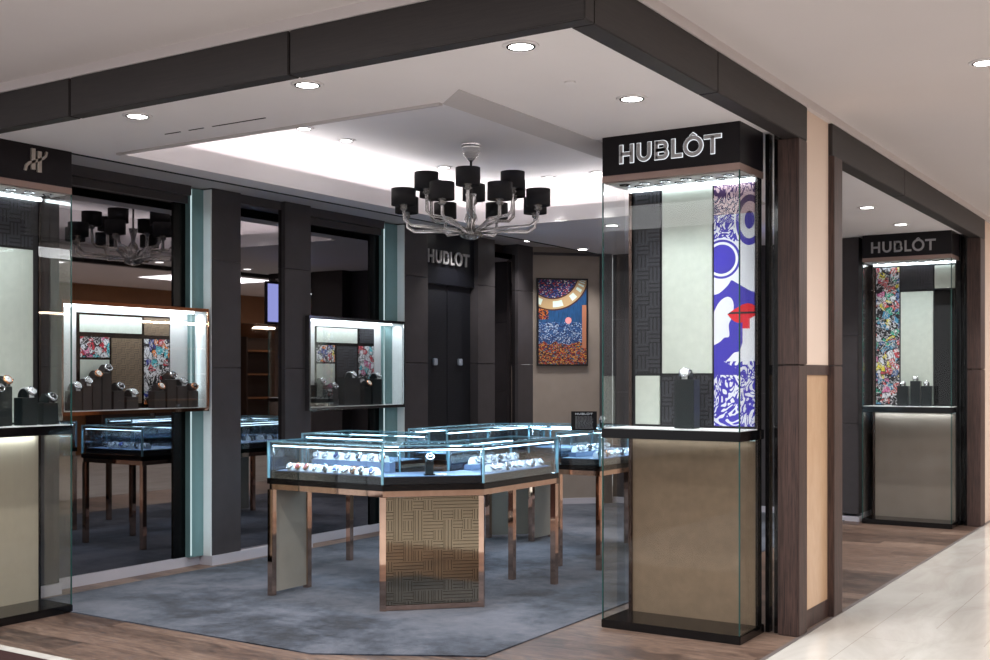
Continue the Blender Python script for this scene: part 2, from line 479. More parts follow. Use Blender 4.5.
for b in ((X0-ft,X0,Y0-ft,Y1+ft),(X1,X1+ft,Y0-ft,Y1+ft),(X0,X1,Y0-ft,Y0),(X0,X1,Y1,Y1+ft)): fm.box(*b, zc+.0205, zc+.14)
struct('ceiling_fascia', fm, 'ceiling_paint')
G = .22; zt = 3.29
cv = MB()
cv.box(X0-G,X1+G,Y0-G,Y1+G,zt,zt+.03)
for b in ((X0-G-.02,X0-G,Y0-G,Y1+G),(X1+G,X1+G+.02,Y0-G,Y1+G),(X0-G,X1+G,Y0-G-.02,Y0-G),(X0-G,X1+G,Y1+G,Y1+G+.02)): cv.box(*b, zc+.02, zt)
struct('ceiling_tray', cv, 'ceiling_paint')
# soffit over the wall columns with a dark shadow gap
struct('ceiling_soffit', MB().box(-9,-6.21,4.2,12.6,2.975,3.0), 'ceiling_grey')
struct('trim_2', MB().box(-6.215,-6.19,4.2,12.6,2.905,3.0), 'black_gap')
struct('trim_slot', MB().box(-5.25,-5.12,4.62,4.628,zc-.003,zc).box(-5.05,-4.93,4.62,4.628,zc-.003,zc).box(-4.86,-4.45,4.62,4.628,zc-.003,zc), 'dark_steel')

# mall ceiling and cornice
struct('ceiling_mall', MB().box(-9,6,-4,24,3.11,3.14) if False else MB().box(-2.12,6,-4,24,3.11,3.14).box(-9,-2.12,-4,3.93,3.11,3.14), 'mall_ceiling_paint')
struct('trim_cornice', MB().box(-2.2,-2.068,3.87,24,3.061,3.11).box(-9,-2.2,3.87,4.0,3.061,3.11), 'mall_ceiling_paint')
struct('ceiling_upper', MB().box(-9,-2.12,3.93,14,3.4,3.45), 'mall_dark')

# wooden portal frames (beams with seams, columns)
def beam(name, segs):
    b = MB()
    for s_ in segs: b.box(*s_, bev=.004)
    return struct(name, b, 'dark_wood_beam')
zb, zt2 = 2.86, 3.06
beam('trim_beam_front', [(-9,-5.14,3.88,3.958,zb,zt2),(-5.13,-3.595,3.88,3.958,zb,zt2),(-3.585,-2.075,3.88,3.958,zb,zt2)])
beam('trim_beam_side', [(-2.178,-2.075,3.958,5.23,zb,zt2),(-2.178,-2.075,5.236,6.62,zb,zt2)])
beam('trim_beam_far', [(-2.178,-2.075,7.12,9.0,zb,zt2),(-2.178,-2.075,9.006,12.39,zb,zt2)])
def column(name, x0, x1, y0, y1):
    return struct(name, MB().box(x0,x1,y0,y1,0,1.555,bev=.004).box(x0,x1,y0,y1,1.56,zb-.001,bev=.004), 'dark_wood')
column('column_pier_near', -2.2,-2.075,6.467,6.62)
column('column_pier_far', -2.2,-2.063,7.12,7.30)
column('column_end', -2.2,-2.075,12.14,12.39)
# pier between the two frames
struct('wall_pier', MB().box(-2.2,-2.10,6.62,7.12,1.56,3.11), 'pink_paint')
struct('wall_pier_panel', MB().box(-2.2,-2.105,6.62,7.12,.11,1.5), 'maple_panel')
struct('trim_pier', MB().box(-2.2,-2.095,6.62,7.12,1.5,1.56).box(-2.2,-2.103,6.62,7.12,0,.11), 'dark_wood')
struct('wall_mall', MB().box(-2.2,-2.09,12.39,24,0,3.11), 'pink_paint')

# ---------------------------------------------------------------- left wall
WX, MX = -6.75, -6.90
def clad(name, y0, y1, x1=WX, seams=(1.557,2.407), zt=2.975, x0=-7.1):
    b = MB(); zs = [.075]+list(seams)+[zt]
    for a, c in zip(zs[:-1], zs[1:]): b.box(x0, x1, y0, y1, a+.002, c-.002, bev=.003)
    return struct(name, b, 'cladding')
clad('wall_left_column_a', 3.9, 5.02)
clad('wall_left_column_b', 6.42, 6.733)
clad('wall_left_column_c', 7.248, 7.575)
clad('wall_left_column_d', 8.93, 9.31, seams=(1.62,2.472))
clad('wall_left_column_e', 10.216, 10.552, seams=(1.62,2.46))
clad('wall_left_column_f', 11.032, 11.363, seams=(1.62,2.45))
struct('wall_left', MB().box(-7.2,-6.96,3.9,11.45,0,3.1), 'mall_dark')
sk = MB()
sk.box(-7,WX+.012,3.9,5.03,0,.075); sk.box(-7,MX+.02,5.03,6.42,0,.075); sk.box(-7,WX+.012,6.41,7.585,0,.075); sk.box(-7,MX+.02,7.585,8.93,0,.075)
sk.box(-7,WX+.012,8.92,11.37,0,.075)
struct('baseboard_left', sk, 'skirting')
# header band over the mirrors
hb = MB()
for a, b_ in ((5.02,6.27),(7.575,8.70)):
    hb.box(-6.95,-6.82,a,b_,2.90,2.975); hb.box(-6.95,-6.86,a,b_,2.84,2.897)
hb.box(-6.95,-6.80,6.733,7.248,2.90,2.975)
struct('trim_header', hb, 'cladding')
def mirror(y0, y1, x, z0, z1, label, zt=None):
    o = MB().box(-6.955,x,y0,y1,z0,z1).build('wall_mirror', 'dark_mirror')
    return tag(o, label, 'mirror')
mirror(5.02,6.15,MX,.075,2.84,'wide dark tinted mirror behind the copper-framed wall showcase')
mirror(6.733,7.248,-6.79,.075,2.90,'narrow dark mirror between two grey clad columns, reflecting shop shelves')
mirror(7.575,8.56,MX,.075,2.84,'dark tinted mirror behind the silver-framed wall showcase')
mirror(10.552,11.032,-6.79,.075,2.85,'slim dark mirror beside the double doors, next to the wall with the picture')
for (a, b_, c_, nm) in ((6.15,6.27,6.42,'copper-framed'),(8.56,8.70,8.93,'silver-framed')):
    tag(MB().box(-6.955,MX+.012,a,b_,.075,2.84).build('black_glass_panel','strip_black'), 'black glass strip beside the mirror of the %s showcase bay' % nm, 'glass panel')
    t = thing('wall_reflection_strip', 'tall teal strip of painted reflected light at the column edge of the %s showcase bay' % nm, 'light', (MX,(b_+c_)/2,.075), world=True)
    MB(t).box(-6.955,-6.835,b_,c_-.012,.075,2.96).build('reflection_panel','teal_reflection',t)  # teal colour paints the lit column return as mirrored in the glass
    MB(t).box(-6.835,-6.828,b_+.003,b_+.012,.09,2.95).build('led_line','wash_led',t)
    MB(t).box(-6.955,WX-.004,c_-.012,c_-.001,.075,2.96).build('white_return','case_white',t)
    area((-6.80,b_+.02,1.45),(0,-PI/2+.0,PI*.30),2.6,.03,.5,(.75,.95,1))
# sign niche and double doors
struct('wall_left_niche', MB().box(-7.0,-6.80,9.31,10.216,2.43,2.975), 'niche_black')
struct('door_1', MB().box(-6.9,-6.84,9.33,9.765,.08,2.43), 'perforated_dark')
struct('door_2', MB().box(-6.9,-6.84,9.775,10.2,.08,2.43), 'perforated_dark')
struct('door_3', MB().box(-6.95,-6.9,9.31,10.216,.0,2.975), 'niche_black')
for y_ in (9.54,9.99):
    d = MB().box(-6.84,-6.815,y_-.035,y_+.035,1.60,1.67,bev=.006).build('door_handle','handle_pale'); d.parent = bpy.data.objects['door_1' if y_ < 9.7 else 'door_2']

# chamfered wall with picture, dark back wall
def chamf(u0, u1, t0, t1, z0, z1):   # u along the 45 deg wall from (-6.75,11.363); t offset outwards (towards the room)
    q = math.sqrt(.5); bx, by = -6.75, 11.363
    f = lambda u, t: (bx+u*q+t*q, by+u*q-t*q)
    return [f(u0,t0), f(u1,t0), f(u1,t1), f(u0,t1)], z0, z1
struct('wall_corner', MB().prism(*chamf(0,.83,-.15,0,.075,3.0)), 'taupe_plaster')
struct('baseboard_corner', MB().prism(*chamf(0,.83,-.1,.012,0,.075)), 'skirting')
struct('trim_corner', MB().prism(*chamf(0,.83,-.1,.03,2.88,2.91)).prism(*chamf(.80,.95,-.15,.02,0,3.0)), 'cladding')
bw = MB()
for a, b_ in ((-6.1,-5.6),(-5.598,-5.1),(-5.098,-4.3),(-4.298,-3.5),(-3.498,-3.2)):
    for z0, z1 in ((.075,1.3),(1.302,2.15),(2.152,2.98)): bw.box(a,b_,12.1,12.4,z0,z1,bev=.003)
struct('wall_back', bw, 'cladding')
struct('baseboard_back', MB().box(-6.1,-3.2,12.09,12.4,0,.075), 'skirting')
struct('wall_back_far', MB().box(-3.6,-2.15,12.45,12.5,0,3.0), 'mall_dark')

# ================================================================ letters
def stroke_poly(mb, pts, w, y0, y1, closed=False):
    """flat band along pts (x,z) of width w, extruded y0..y1"""
    n = len(pts); P = [Vector((p[0], p[1])) for p in pts]; L, R = [], []
    for i in range(n):
        if closed: a, b = P[(i-1) % n], P[(i+1) % n]
        else: a, b = P[max(i-1,0)], P[min(i+1,n-1)]
        t1 = (P[i]-a).normalized() if (closed or i > 0) else (b-P[i]).normalized()
        t2 = (b-P[i]).normalized() if (closed or i < n-1) else t1
        m = (t1+t2).normalized(); nn = Vector((-m.y, m.x)); k = 1/max(.4, abs(nn.dot(Vector((-t1.y, t1.x)))))
        L.append(P[i]+nn*w/2*k); R.append(P[i]-nn*w/2*k)
    v = [[mb._v((q.x, y, q.y)) for q in S] for y in (y0, y1) for S in (L, R)]
    rng = range(n if closed else n-1)
    for i in rng:
        j = (i+1) % n
        mb._f([v[0][i], v[0][j], v[1][j], v[1][i]]); mb._f([v[2][i], v[3][i], v[3][j], v[2][j]])
        mb._f([v[0][i], v[2][i], v[2][j], v[0][j]]); mb._f([v[1][i], v[1][j], v[3][j], v[3][i]])
    if not closed:
        for i in (0, n-1): mb._f([v[0][i], v[1][i], v[3][i], v[2][i]])
def arc(cx, cz, rx, rz, a0, a1, n=10): return [(cx+rx*math.cos(math.radians(a0+(a1-a0)*i/n)), cz+rz*math.sin(math.radians(a0+(a1-a0)*i/n))) for i in range(n+1)]
def lettering(mb, x0, z0, width, h, w, y0, y1, tick=True, extra=0):
    k = width/6.02      # design width in units of cap height ratio
    u = lambda x: x0+x*k
    r = w/2
    def seg(*p): stroke_poly(mb, [(q[0], q[1]) for q in p], w+extra, y0, y1)
    e = extra/2
    zt_, zb_ = z0+h+e, z0-e
    # H
    a, b = u(0)+r, u(.85)-r
    seg((a,zb_),(a,zt_)); seg((b,zb_),(b,zt_)); seg((a,z0+h/2),(b,z0+h/2))
    # U
    a, b = u(1.08)+r, u(1.92)-r; rr = (b-a)/2
    seg((a,zt_), *arc((a+b)/2, z0+rr+r, rr, rr, 180, 360, 12), (b,zt_))
    # B
    a, b = u(2.16)+r, u(2.95)-r
    seg((a,zb_),(a,zt_))
    q = (h-w)/4
    seg((a,z0+h-r), (b-q*1.1,z0+h-r), *arc(b-q*1.1, z0+h-r-q, q*.95, q, 80, -80, 8), (a,z0+h/2))
    seg((a,z0+h/2), (b-q,z0+h/2), *arc(b-q, z0+r+q, q*1.05, q, 80, -80, 8), (a,z0+r))
    # L
    a, b = u(3.16)+r, u(3.78)
    seg((a,zt_),(a,z0+r),(b+e,z0+r))
    # O
    a, b = u(3.86)+r, u(4.98)-r
    stroke_poly(mb, arc((a+b)/2, z0+h/2+h*.02, (b-a)/2, h*.54-r, 0, 360, 24)[:-1], w+extra, y0, y1, True)
    if tick:
        c = (a+b)/2; mb_z = z0+h*1.06
        stroke_poly(mb, [(c-h*.16-e,mb_z),(c,mb_z+h*.11+e),(c+h*.16+e,mb_z)], h*.07+extra*.6, y0, y1)
    # T
    a, b = u(5.06), u(6.02)
    seg((a-e,z0+h-r),(b+e,z0+h-r)); seg(((a+b)/2,zb_),((a+b)/2,z0+h-r))

# ================================================================ watches
def watch_mb(tilt=60):
    """wristwatch round a small cuff, origin at cuff base; facing -Y, tilted back"""
    pass
CUFF, STRAP, CASE, DIAL = {}, {}, {}, {}
def make_watch(name, label, group, cushion='cushion_white', strap='strap_black', case='watch_steel', dial='dial_black', s=1.0, loc=(0,0,0), rz=0):
    t = thing(name, label, 'watch', loc, rz, group)
    # cuff cushion: half-round ridge lying along x
    tilt = math.radians(52)
    R = Matrix.Rotation(tilt, 3, 'X')      # face towards -Y and up
    if cushion:
        prof = []
        b = MB(); n = 9; w = .021*s
        ring0 = [(-w, .027*s*math.cos(a)*1.05, .036*s*math.sin(a)) for a in [PI*i/n for i in range(n+1)]]
        L = [b._v((w*-.85, y, z)) for _, y, z in ring0]; Rr = [b._v((w*.85, y, z)) for _, y, z in ring0]
        for i in range(n): b._f([L[i],L[i+1],Rr[i+1],Rr[i]], True)
        b._f(L); b._f(Rr[::-1]); b._f([L[0],L[-1],Rr[-1],Rr[0]])
        b.build('cushion', cushion, t)
    # strap: band around the cushion
    b = MB(); n = 12; w = .011*s
    a0 = [PI*(i/n)*1.0 for i in range(n+1)]
    pin = [(0.0285*s*math.cos(a)*1.05, .038*s*math.sin(a)) for a in a0]; pout = [(.0325*s*math.cos(a)*1.05, .042*s*math.sin(a)) for a in a0]
    V = [[b._v((sx*w, y, z)) for (y, z) in P] for P in (pin, pout) for sx in (-1, 1)]
    for i in range(n):
        b._f([V[2][i],V[2][i+1],V[3][i+1],V[3][i]], True); b._f([V[0][i],V[1][i],V[1][i+1],V[0][i+1]], True)
        b._f([V[0][i],V[0][i+1],V[2][i+1],V[2][i]]); b._f([V[1][i],V[3][i],V[3][i+1],V[1][i+1]])
    b.build('strap', strap, t)
    # case on the front-upper side
    a = math.radians(143)
    c = Vector((0, .036*s*math.cos(a), .040*s*math.sin(a)))
    Rm = Matrix.Rotation(math.radians(56), 3, 'X')
    b = MB(); b.lathe([(.015*s,0),(.0215*s,.001*s),(.022*s,.007*s),(.019*s,.0105*s),(.0165*s,.0105*s),(.0165*s,.008*s)], c, 16, mat=Rm)
    b.box(.0215*s+c.x, .026*s+c.x, c.y-.003*s-.005*s, c.y+.003*s-.005*s, c.z, c.z+.006*s)
    cs = b.build('watch_case', case, t)
    b = MB(); b.lathe([(.0163*s,.0075*s),(.0163*s,.0092*s),(0.001,.0092*s)], c, 16, mat=Rm)
    dl = b.build('dial', dial, cs)
    hc = 'dial_black' if dial == 'dial_white' else 'dial_white'
    hm = MB()
    for ang, ln in ((30,.012),(-70,.009)):
        d = Vector((math.sin(math.radians(ang)), math.cos(math.radians(ang)), 0)); q = Vector((d.y,-d.x,0))*.0009*s
        ps = [Rm @ (p+Vector((0,0,.0096*s)))+c for p in (-q, q, q+d*ln*s, -q+d*ln*s)]
        hm._f([hm._v(p) for p in ps])
    hm.build('hands', hc, dl)
    return t
COMBO = [('strap_white','watch_steel','dial_white'),('strap_black','watch_steel','dial_black'),('strap_white','watch_gold','dial_red'),('strap_brown','watch_gold','dial_black'),('strap_white','watch_steel','dial_blue'),('strap_black','watch_gold','dial_white')]
DESC = {'strap_white':'white strap','strap_black':'black strap','strap_brown':'brown strap','dial_white':'white dial','dial_black':'black dial','dial_red':'red dial','dial_blue':'blue dial'}
PROTO = {}
def watch_at(combo, loc, rz, label, group, s=1.0, cushion='cushion_white'):
    key = (combo, s, cushion)
    if key not in PROTO:
        st, ca, di = COMBO[combo]
        t = make_watch('wristwatch', label, group, cushion, st, ca, di, s, (loc[0],loc[1],loc[2]+.0012), rz); PROTO[key] = t
        KIDS[t.name] = list(t.children)
        for c in t.children:
            KIDS[c.name] = list(c.children)
            for d in c.children: KIDS[d.name] = list(d.children)
        return t
    src = PROTO[key]
    def cp(o, par):
        c = o.copy(); COL.objects.link(c)
        if par is not None: c.parent = par
        for ch in KIDS.get(o.name, []): cp(ch, c)
        return c
    loc = (loc[0],loc[1],loc[2]+.0012); r = cp(src, None); r.location = loc; r.rotation_euler = (0,0,rz); r['label'] = label; r['group'] = group
    return r

# ================================================================ tall showcases
CW, CD = .855, .38
def tall_case(label, loc, rz, panels, logo, lower='beige_cloth', logo_rect=None, lit_logo=True):
    t = thing('tall_showcase', label, 'showcase', loc, rz)
    MB().box(-.005,CW+.005,-.005,CD+.005,0,.05,bev=.004).build('base','gloss_black',t)
    lp = MB().box(.05,.835,.31,.355,.05,1.127).build('lower_panel',lower,t)
    MB().box(.03,.05,.295,.365,.05,2.64).build('post','bronze',t)
    MB().box(.835,.85,.305,.365,.05,2.64).build('post','dark_steel',t)
    sl = MB().box(-.004,CW+.004,-.004,CD+.004,1.127,1.183,bev=.003).build('shelf','gloss_black',t)
    MB().box(.008,CW-.008,.008,.30,1.183,1.187).build('display_floor','case_white',sl)
    bp = MB().box(.05,.835,.315,.355,1.188,2.64).build('back_panel','niche_black',t)
    for (x0,x1,z0,z1,m,nm) in panels:
        MB().box(x0,x1,.302,.318,z0,z1,bev=.0015).build(nm,m,bp)
    MB().box(0,CW,0,CD,2.68,2.925,bev=.003).build('header','header_black',t)
    hd = bpy.data.objects[t.children[-1].name] if t.children else None
    hd = [c for c in t.children if c.name.startswith('header')][0]
    MB().box(.0,CW,0,CD,2.642,2.68).build('copper_rim','pale_copper',hd)
    cp = MB().box(.012,CW-.012,.05,.30,2.636,2.643).build('light_panel','case_white',hd)
    for i in range(6):
        for j in range(2):
            x = .10+i*.13+(.05 if j else 0); y = .10+j*.1
            b = MB(); b.lathe([(.032,0),(.034,.006),(.024,.006),(.022,0.0)],(x,y,2.63),16,closed=True); b.build('spot_ring','gloss_black',cp)
    MB().box(.04,.835,.275,.295,2.618,2.636).build('led_bar','case_led',hd)
    MB().box(.05,.835,.285,.30,1.118,1.127).build('led_bar','wash_led',sl)
    # glass
    gl = MB().box(0.004,CW-.004,.0,.006,.05,1.126).box(0.004,CW-.004,.0,.006,1.188,2.642)
    gl.box(0,.006,.006,.30,.05,1.126).box(0,.006,.006,.30,1.188,2.642)
    gl.box(CW-.006,CW,.006,CD-.02,.05,1.126).box(CW-.006,CW,.006,CD-.02,1.188,2.642)
    g = gl.build('glass','glass',t)
    for (x,y) in ((0,0),(CW-.006,0)):
        MB().box(x-.0005,x+.0065,y-.0005,y+.0065,.05,2.641).build('glass_edge','glass_edge',g)
    if logo == 'word':
        x0,x1,z0,z1,w = logo_rect
        if lit_logo:
            b = MB(); lettering(b,x0,z0,x1-x0,z1-z0,w,-.006,-.002,extra=.007); b.build('letter_halo','halo_white',hd)
        b = MB(); lettering(b,x0,z0,x1-x0,z1-z0,w,-.012,-.004); b.build('lettering','letter_grey',hd)
    else:
        b = MB(); x0,x1,z0,z1,w = logo_rect; cxx = (x0+x1)/2; hh = z1-z0; W = x1-x0
        u = lambda a: x0+a*W; v = lambda a: z0+a*hh
        for p, ww in (([(u(.37),v(.08)),(u(.37),v(1.0))],.028), ([(u(.66),v(0)),(u(.66),v(.92))],.028)): stroke_poly(b,p,ww,-.012,0)
        stroke_poly(b,[(u(.0),v(.0)),(u(.06),v(.22)),(u(.2),v(.36)),(u(.37),v(.42)),(u(.66),v(.56)),(u(.82),v(.63)),(u(.95),v(.76)),(u(1.0),v(.95))],.016,-.012,0)
        b.build('emblem','letter_warm',hd)
    return t
plain('pale_copper', lin(158,134,126), .4, metal=.6)
plain('letter_warm', lin(176,166,158), .4, metal=.3)
dk = 'lattice_dark'
tA = tall_case('tall glass showcase by the wooden pier with blue and white printed panel', (-3.145,6.10,0), 0,
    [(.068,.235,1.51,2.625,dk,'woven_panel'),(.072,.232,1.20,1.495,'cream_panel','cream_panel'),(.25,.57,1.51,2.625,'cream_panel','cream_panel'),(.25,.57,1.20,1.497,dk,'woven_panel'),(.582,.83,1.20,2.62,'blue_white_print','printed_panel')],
    'word', logo_rect=(.118,.748,2.744,2.850,.020))
for o in tA.children: pass
tB = tall_case('distant tall glass showcase with colourful graffiti panel, inside the second wooden frame', (-3.135,11.80,0), 0,
    [(.06,.29,1.20,2.60,'graffiti_multi','printed_panel'),(.305,.62,2.36,2.60,dk,'woven_panel'),(.305,.62,1.20,2.345,'cream_panel','cream_panel'),(.635,.83,2.37,2.60,'cream_panel','cream_panel'),(.635,.83,1.20,2.355,'black_glass','dark_panel')],
    'word', logo_rect=(.09,.71,2.725,2.835,.019), lit_logo=False, lower='taupe_plaster')
tC = tall_case('tall glass showcase at the shop front with slanted letter emblem on its black header', (-6.17,3.825,0), PI/2,
    [(.06,.40,1.20,2.30,'cream_panel','cream_panel'),(.06,.79,2.315,2.60,dk,'woven_panel'),(.41,.79,1.20,2.30,'cream_panel','cream_panel')],
    'emblem', logo_rect=(.515,.665,2.745,2.885,.02), lower='linen')
# lamps of the showcases (the LED bar and the spots in the header)
for (ox, oy, rz, lw) in ((-3.145,6.10,0,.25),(-3.135,11.80,0,.7),(-6.17,3.825,PI/2,1.1)):
    def wp(x, y, z):
        return (ox+x*math.cos(rz)-y*math.sin(rz), oy+x*math.sin(rz)+y*math.cos(rz), z)
    area(wp(.43,.13,2.625),(0,0,rz),.7,.05,2.4,(.9,.97,1),spread=1.3)
    
    area(wp(.43,.285,1.112),(0,0,rz),.76,.015,lw,(.85,.95,1))
for x in (.18,.33,.49,.66): spot((-3.145+x,6.10+.10,2.62), 5, 40, .5, (.97,1,.95), (math.radians(12),0,0), .01)

# display blocks with watches
def riser(x0,x1,y0,y1,z0,z1,label,group,m='riser_black'):
    o = MB().box(x0,x1,y0,y1,z0+.0012,z1,bev=.003).build('display_block',m); return tag(o,label,'display stand',group)
g1 = 'display blocks in the showcases'
pa, pb = onY(674,424,6.21), onY(694,424,6.21)
riser(pa.x,pb.x,6.21,6.30,1.188,1.475,'tall dark block holding one watch in the showcase with the blue print',g1)
watch_at(0,((pa.x+pb.x)/2,6.25,1.475),math.radians(8),'silver watch alone on a dark block in the blue-print showcase','watches in the tall showcases',1.5,'riser_black')
far = [(897,908,386,'lower dark block beside the graffiti panel in the distant showcase','silver watch beside the graffiti panel in the distant showcase'),
       (910,920,381,'tallest dark block between two others in the distant showcase','silver watch on the tallest block in the distant showcase'),
       (921,931,386,'lower dark block at the dark panel side of the distant showcase','silver watch at the dark panel side in the distant showcase')]
for k,(a,b_,top,l1,l2) in enumerate(far):
    yy = 11.80+.13
    p0, p1 = onY(a,top,yy), onY(b_,top,yy)
    riser(p0.x,p1.x,yy,yy+.08,1.188,p0.z,l1,g1)
    watch_at(0,((p0.x+p1.x)/2,yy+.04,p0.z),0,l2,'watches in the tall showcases',1.1,'riser_black')
tag(MB().box(-2.93,-2.86,11.84,11.86,1.1885,1.2).build('price_card','case_white'),'small white card at the foot of the distant showcase blocks','card')
# front-left showcase blocks
ly_ = lambda px: onX(px,390,-6.28).y
lc = [(ly_(47),-6.28,.11,1.325,'dark block at the glass end of the emblem showcase',1,'steel watch on the block at the glass end of the emblem showcase'),
      (ly_(26),-6.28,.11,1.36,'dark block next to the end block in the emblem showcase',0,'white-dial watch on the second block of the emblem showcase'),
      (ly_(7),-6.33,.09,1.43,'tallest dark block at the back of the emblem showcase',5,'rose gold watch on the tallest block of the emblem showcase'),
      (ly_(-1)-.04,-6.27,.07,1.385,'front dark block before the tallest one in the emblem showcase',1,'dark watch on the front block below the rose gold one')]
for (y,x,w,z,l1,cb,l2) in lc:
    riser(x-.045,x+.04,y-w/2,y+w/2,1.188,z,l1,g1)
    watch_at(cb,(x,y,z),PI/2+.15,l2,'watches in the emblem showcase',1.5,'riser_black')

# ================================================================ wall showcases
def wall_case(label, y0, y1, z0, z1, fr, depth, cells):
    t = thing('wall_showcase', label, 'showcase', (MX,(y0+y1)/2,z0), world=True)
    xf = MX+depth; xb = MX+.028
    w = .026
    MB(t).box(xb,xf,y0,y1,z1-w,z1).box(xb,xf,y0,y1,z0,z0+w).box(xb,xf,y0,y0+w*.6,z0+w,z1-w).box(xb,xf,y1-w*.6,y1,z0+w,z1-w).build('frame',fr,t)
    ins = MB(t).box(xb,xb+.008,y0+.02,y1-.02,z0+w,z1-w).box(xb,xf-.012,y1-w*.6-.006,y1-w*.6,z0+w,z1-w).box(xb,xf-.012,y0+w*.6,y0+w*.6+.006,z0+w,z1-w).box(xb,xf-.012,y0+.014,y1-.014,z0+w,z0+w+.005).build('lining','case_white',t)
    MB(t).box(xb+.02,xb+.04,y0+.03,y1-.03,z1-w-.012,z1-w).build('led_bar','case_led',t)
    for (px0,px1,py0,py1,m,nm) in cells:
        a = onX(px0,py0,xb+.012); b_ = onX(px1,py1,xb+.012)
        MB(t).box(xb+.008,xb+.016 if m != 'dark_steel' else xb+.013,a.y,b_.y,b_.z,a.z).build(nm,m,t)
    ym = (y0+y1)/2
    gl = MB(t).box(xf-.006,xf-.001,y0+.013,ym-.001,z0+w,z1-w).box(xf-.006,xf-.001,ym+.001,y1-.013,z0+w,z1-w).build('glass','glass',t)
    area((xb+.09,ym,z1-w-.015),(0,math.radians(-8),0),.03,y1-y0-.08,3.2,(.88,.95,1))
    return t
w1 = wall_case('copper-framed wall showcase with six watches left and four watches right', 5.0,6.34,1.22,2.015,'copper',.20,[
    (76.5,170,312,409,'dark_steel','mullion'),
    (79.5,141.5,314.5,334,'cream_panel','white_panel'),(144,169,317.5,336,'lattice_tan','woven_panel'),
    (80,109,336.5,357.5,'graffiti_red','printed_panel'),(111.5,141.5,338,403,'lattice_tan','woven_panel'),
    (144,169,339,403.5,'graffiti_blue','printed_panel'),(80,109,359.5,404,'cream_panel','white_panel')])
w1['label'] = 'copper-framed lit wall showcase with graffiti squares above two groups of watches'
w2 = wall_case('silver-framed lit wall showcase with graffiti squares near the double doors', 7.50,8.86,1.19,2.015,'steel',.20,[
    (315,374,326,398,'dark_steel','mullion'),
    (316.5,357,327,343.5,'cream_panel','white_panel'),(360,373.5,328.5,343.5,dk,'woven_panel'),
    (316.5,334.5,345,362,'graffiti_warm','printed_panel'),(336.5,357,346,397,dk,'woven_panel'),
    (358.5,373.5,346,383,'graffiti_red','printed_panel'),(316.5,334.5,363.5,397,'cream_panel','white_panel')])
def block_px(px0,px1,top,x,zb_,label,m,wl=None,cb=0,grp='',s=1.15,flip=0):
    a, b_ = onX(px0,top,x), onX(px1,top,x)
    riser(x-.045,x+.03,a.y,b_.y,zb_,a.z,label,'display blocks in the wall showcases',m)
    if wl: watch_at(cb,(x,(a.y+b_.y)/2,a.z),PI/2+flip,wl,grp,s*1.22,m)
zb1 = 1.22+.027
gA = 'watches in the copper-framed showcase'
left = [(68.5,79.5,391,'lowest'),(80,89.5,386,'second lowest'),(90,99,379,'third'),(99.5,109,373,'highest'),(111,122,391,'short'),(124,136,397,'shortest')]
nm6 = ['at the outer foot','one step above the foot','two steps above the foot','on the top step','one step past the top','two steps past the top']
for k,(a,b_,tp,_) in enumerate(left):
    block_px(a,b_,tp,-6.79,zb1,'brown block %s, below the red graffiti square' % nm6[k],'riser_brown','watch %s, below the red graffiti square' % nm6[k],[0,0,5,1,1,0][k],gA)
rt = [(152,163,391,'watch next to the centre gap in the group under the blue graffiti panel'),(164.5,174,379.5,'watch on the tallest block under the blue graffiti panel'),(174.5,185,386,'watch one step down beside the tallest block under the blue graffiti panel'),(185.5,196,391,'watch on the end block beside the white side wall of the copper showcase')]
for k,(a,b_,tp,lb) in enumerate(rt):
    block_px(a,b_,tp,-6.79,zb1,['brown block next to the centre gap, below the blue graffiti panel','tallest brown block below the blue graffiti panel','brown block one step down from the tallest, below blue graffiti','brown end block beside the white side wall of the copper showcase'][k],'riser_brown',lb,[5,1,0,3][k],gA)
zb2 = 1.19+.027
gB = 'watches in the silver-framed showcase'
rt = [(313,326,385,'dark watch at the outer end of the silver-framed showcase'),(327,336,390,'small watch beside the outer end block of the silver-framed showcase'),(342,358,378,'watch on the wide middle block of the silver-framed showcase'),(362,369,387,'watch on the low block beside the middle one in the silver-framed showcase'),(370,379.5,379,'watch on the end block nearest the white wall in the silver-framed showcase')]
for k,(a,b_,tp,lb) in enumerate(rt):
    block_px(a,b_,tp,-6.79,zb2,['black block at the outer end of the silver-framed showcase','small black block beside the outer end block, silver-framed showcase','wide middle black block of the silver-framed showcase','low black block beside the middle one, silver-framed showcase','black end block nearest the white wall, silver-framed showcase'][k],'riser_black',lb,[1,1,0,5,0][k],gB)

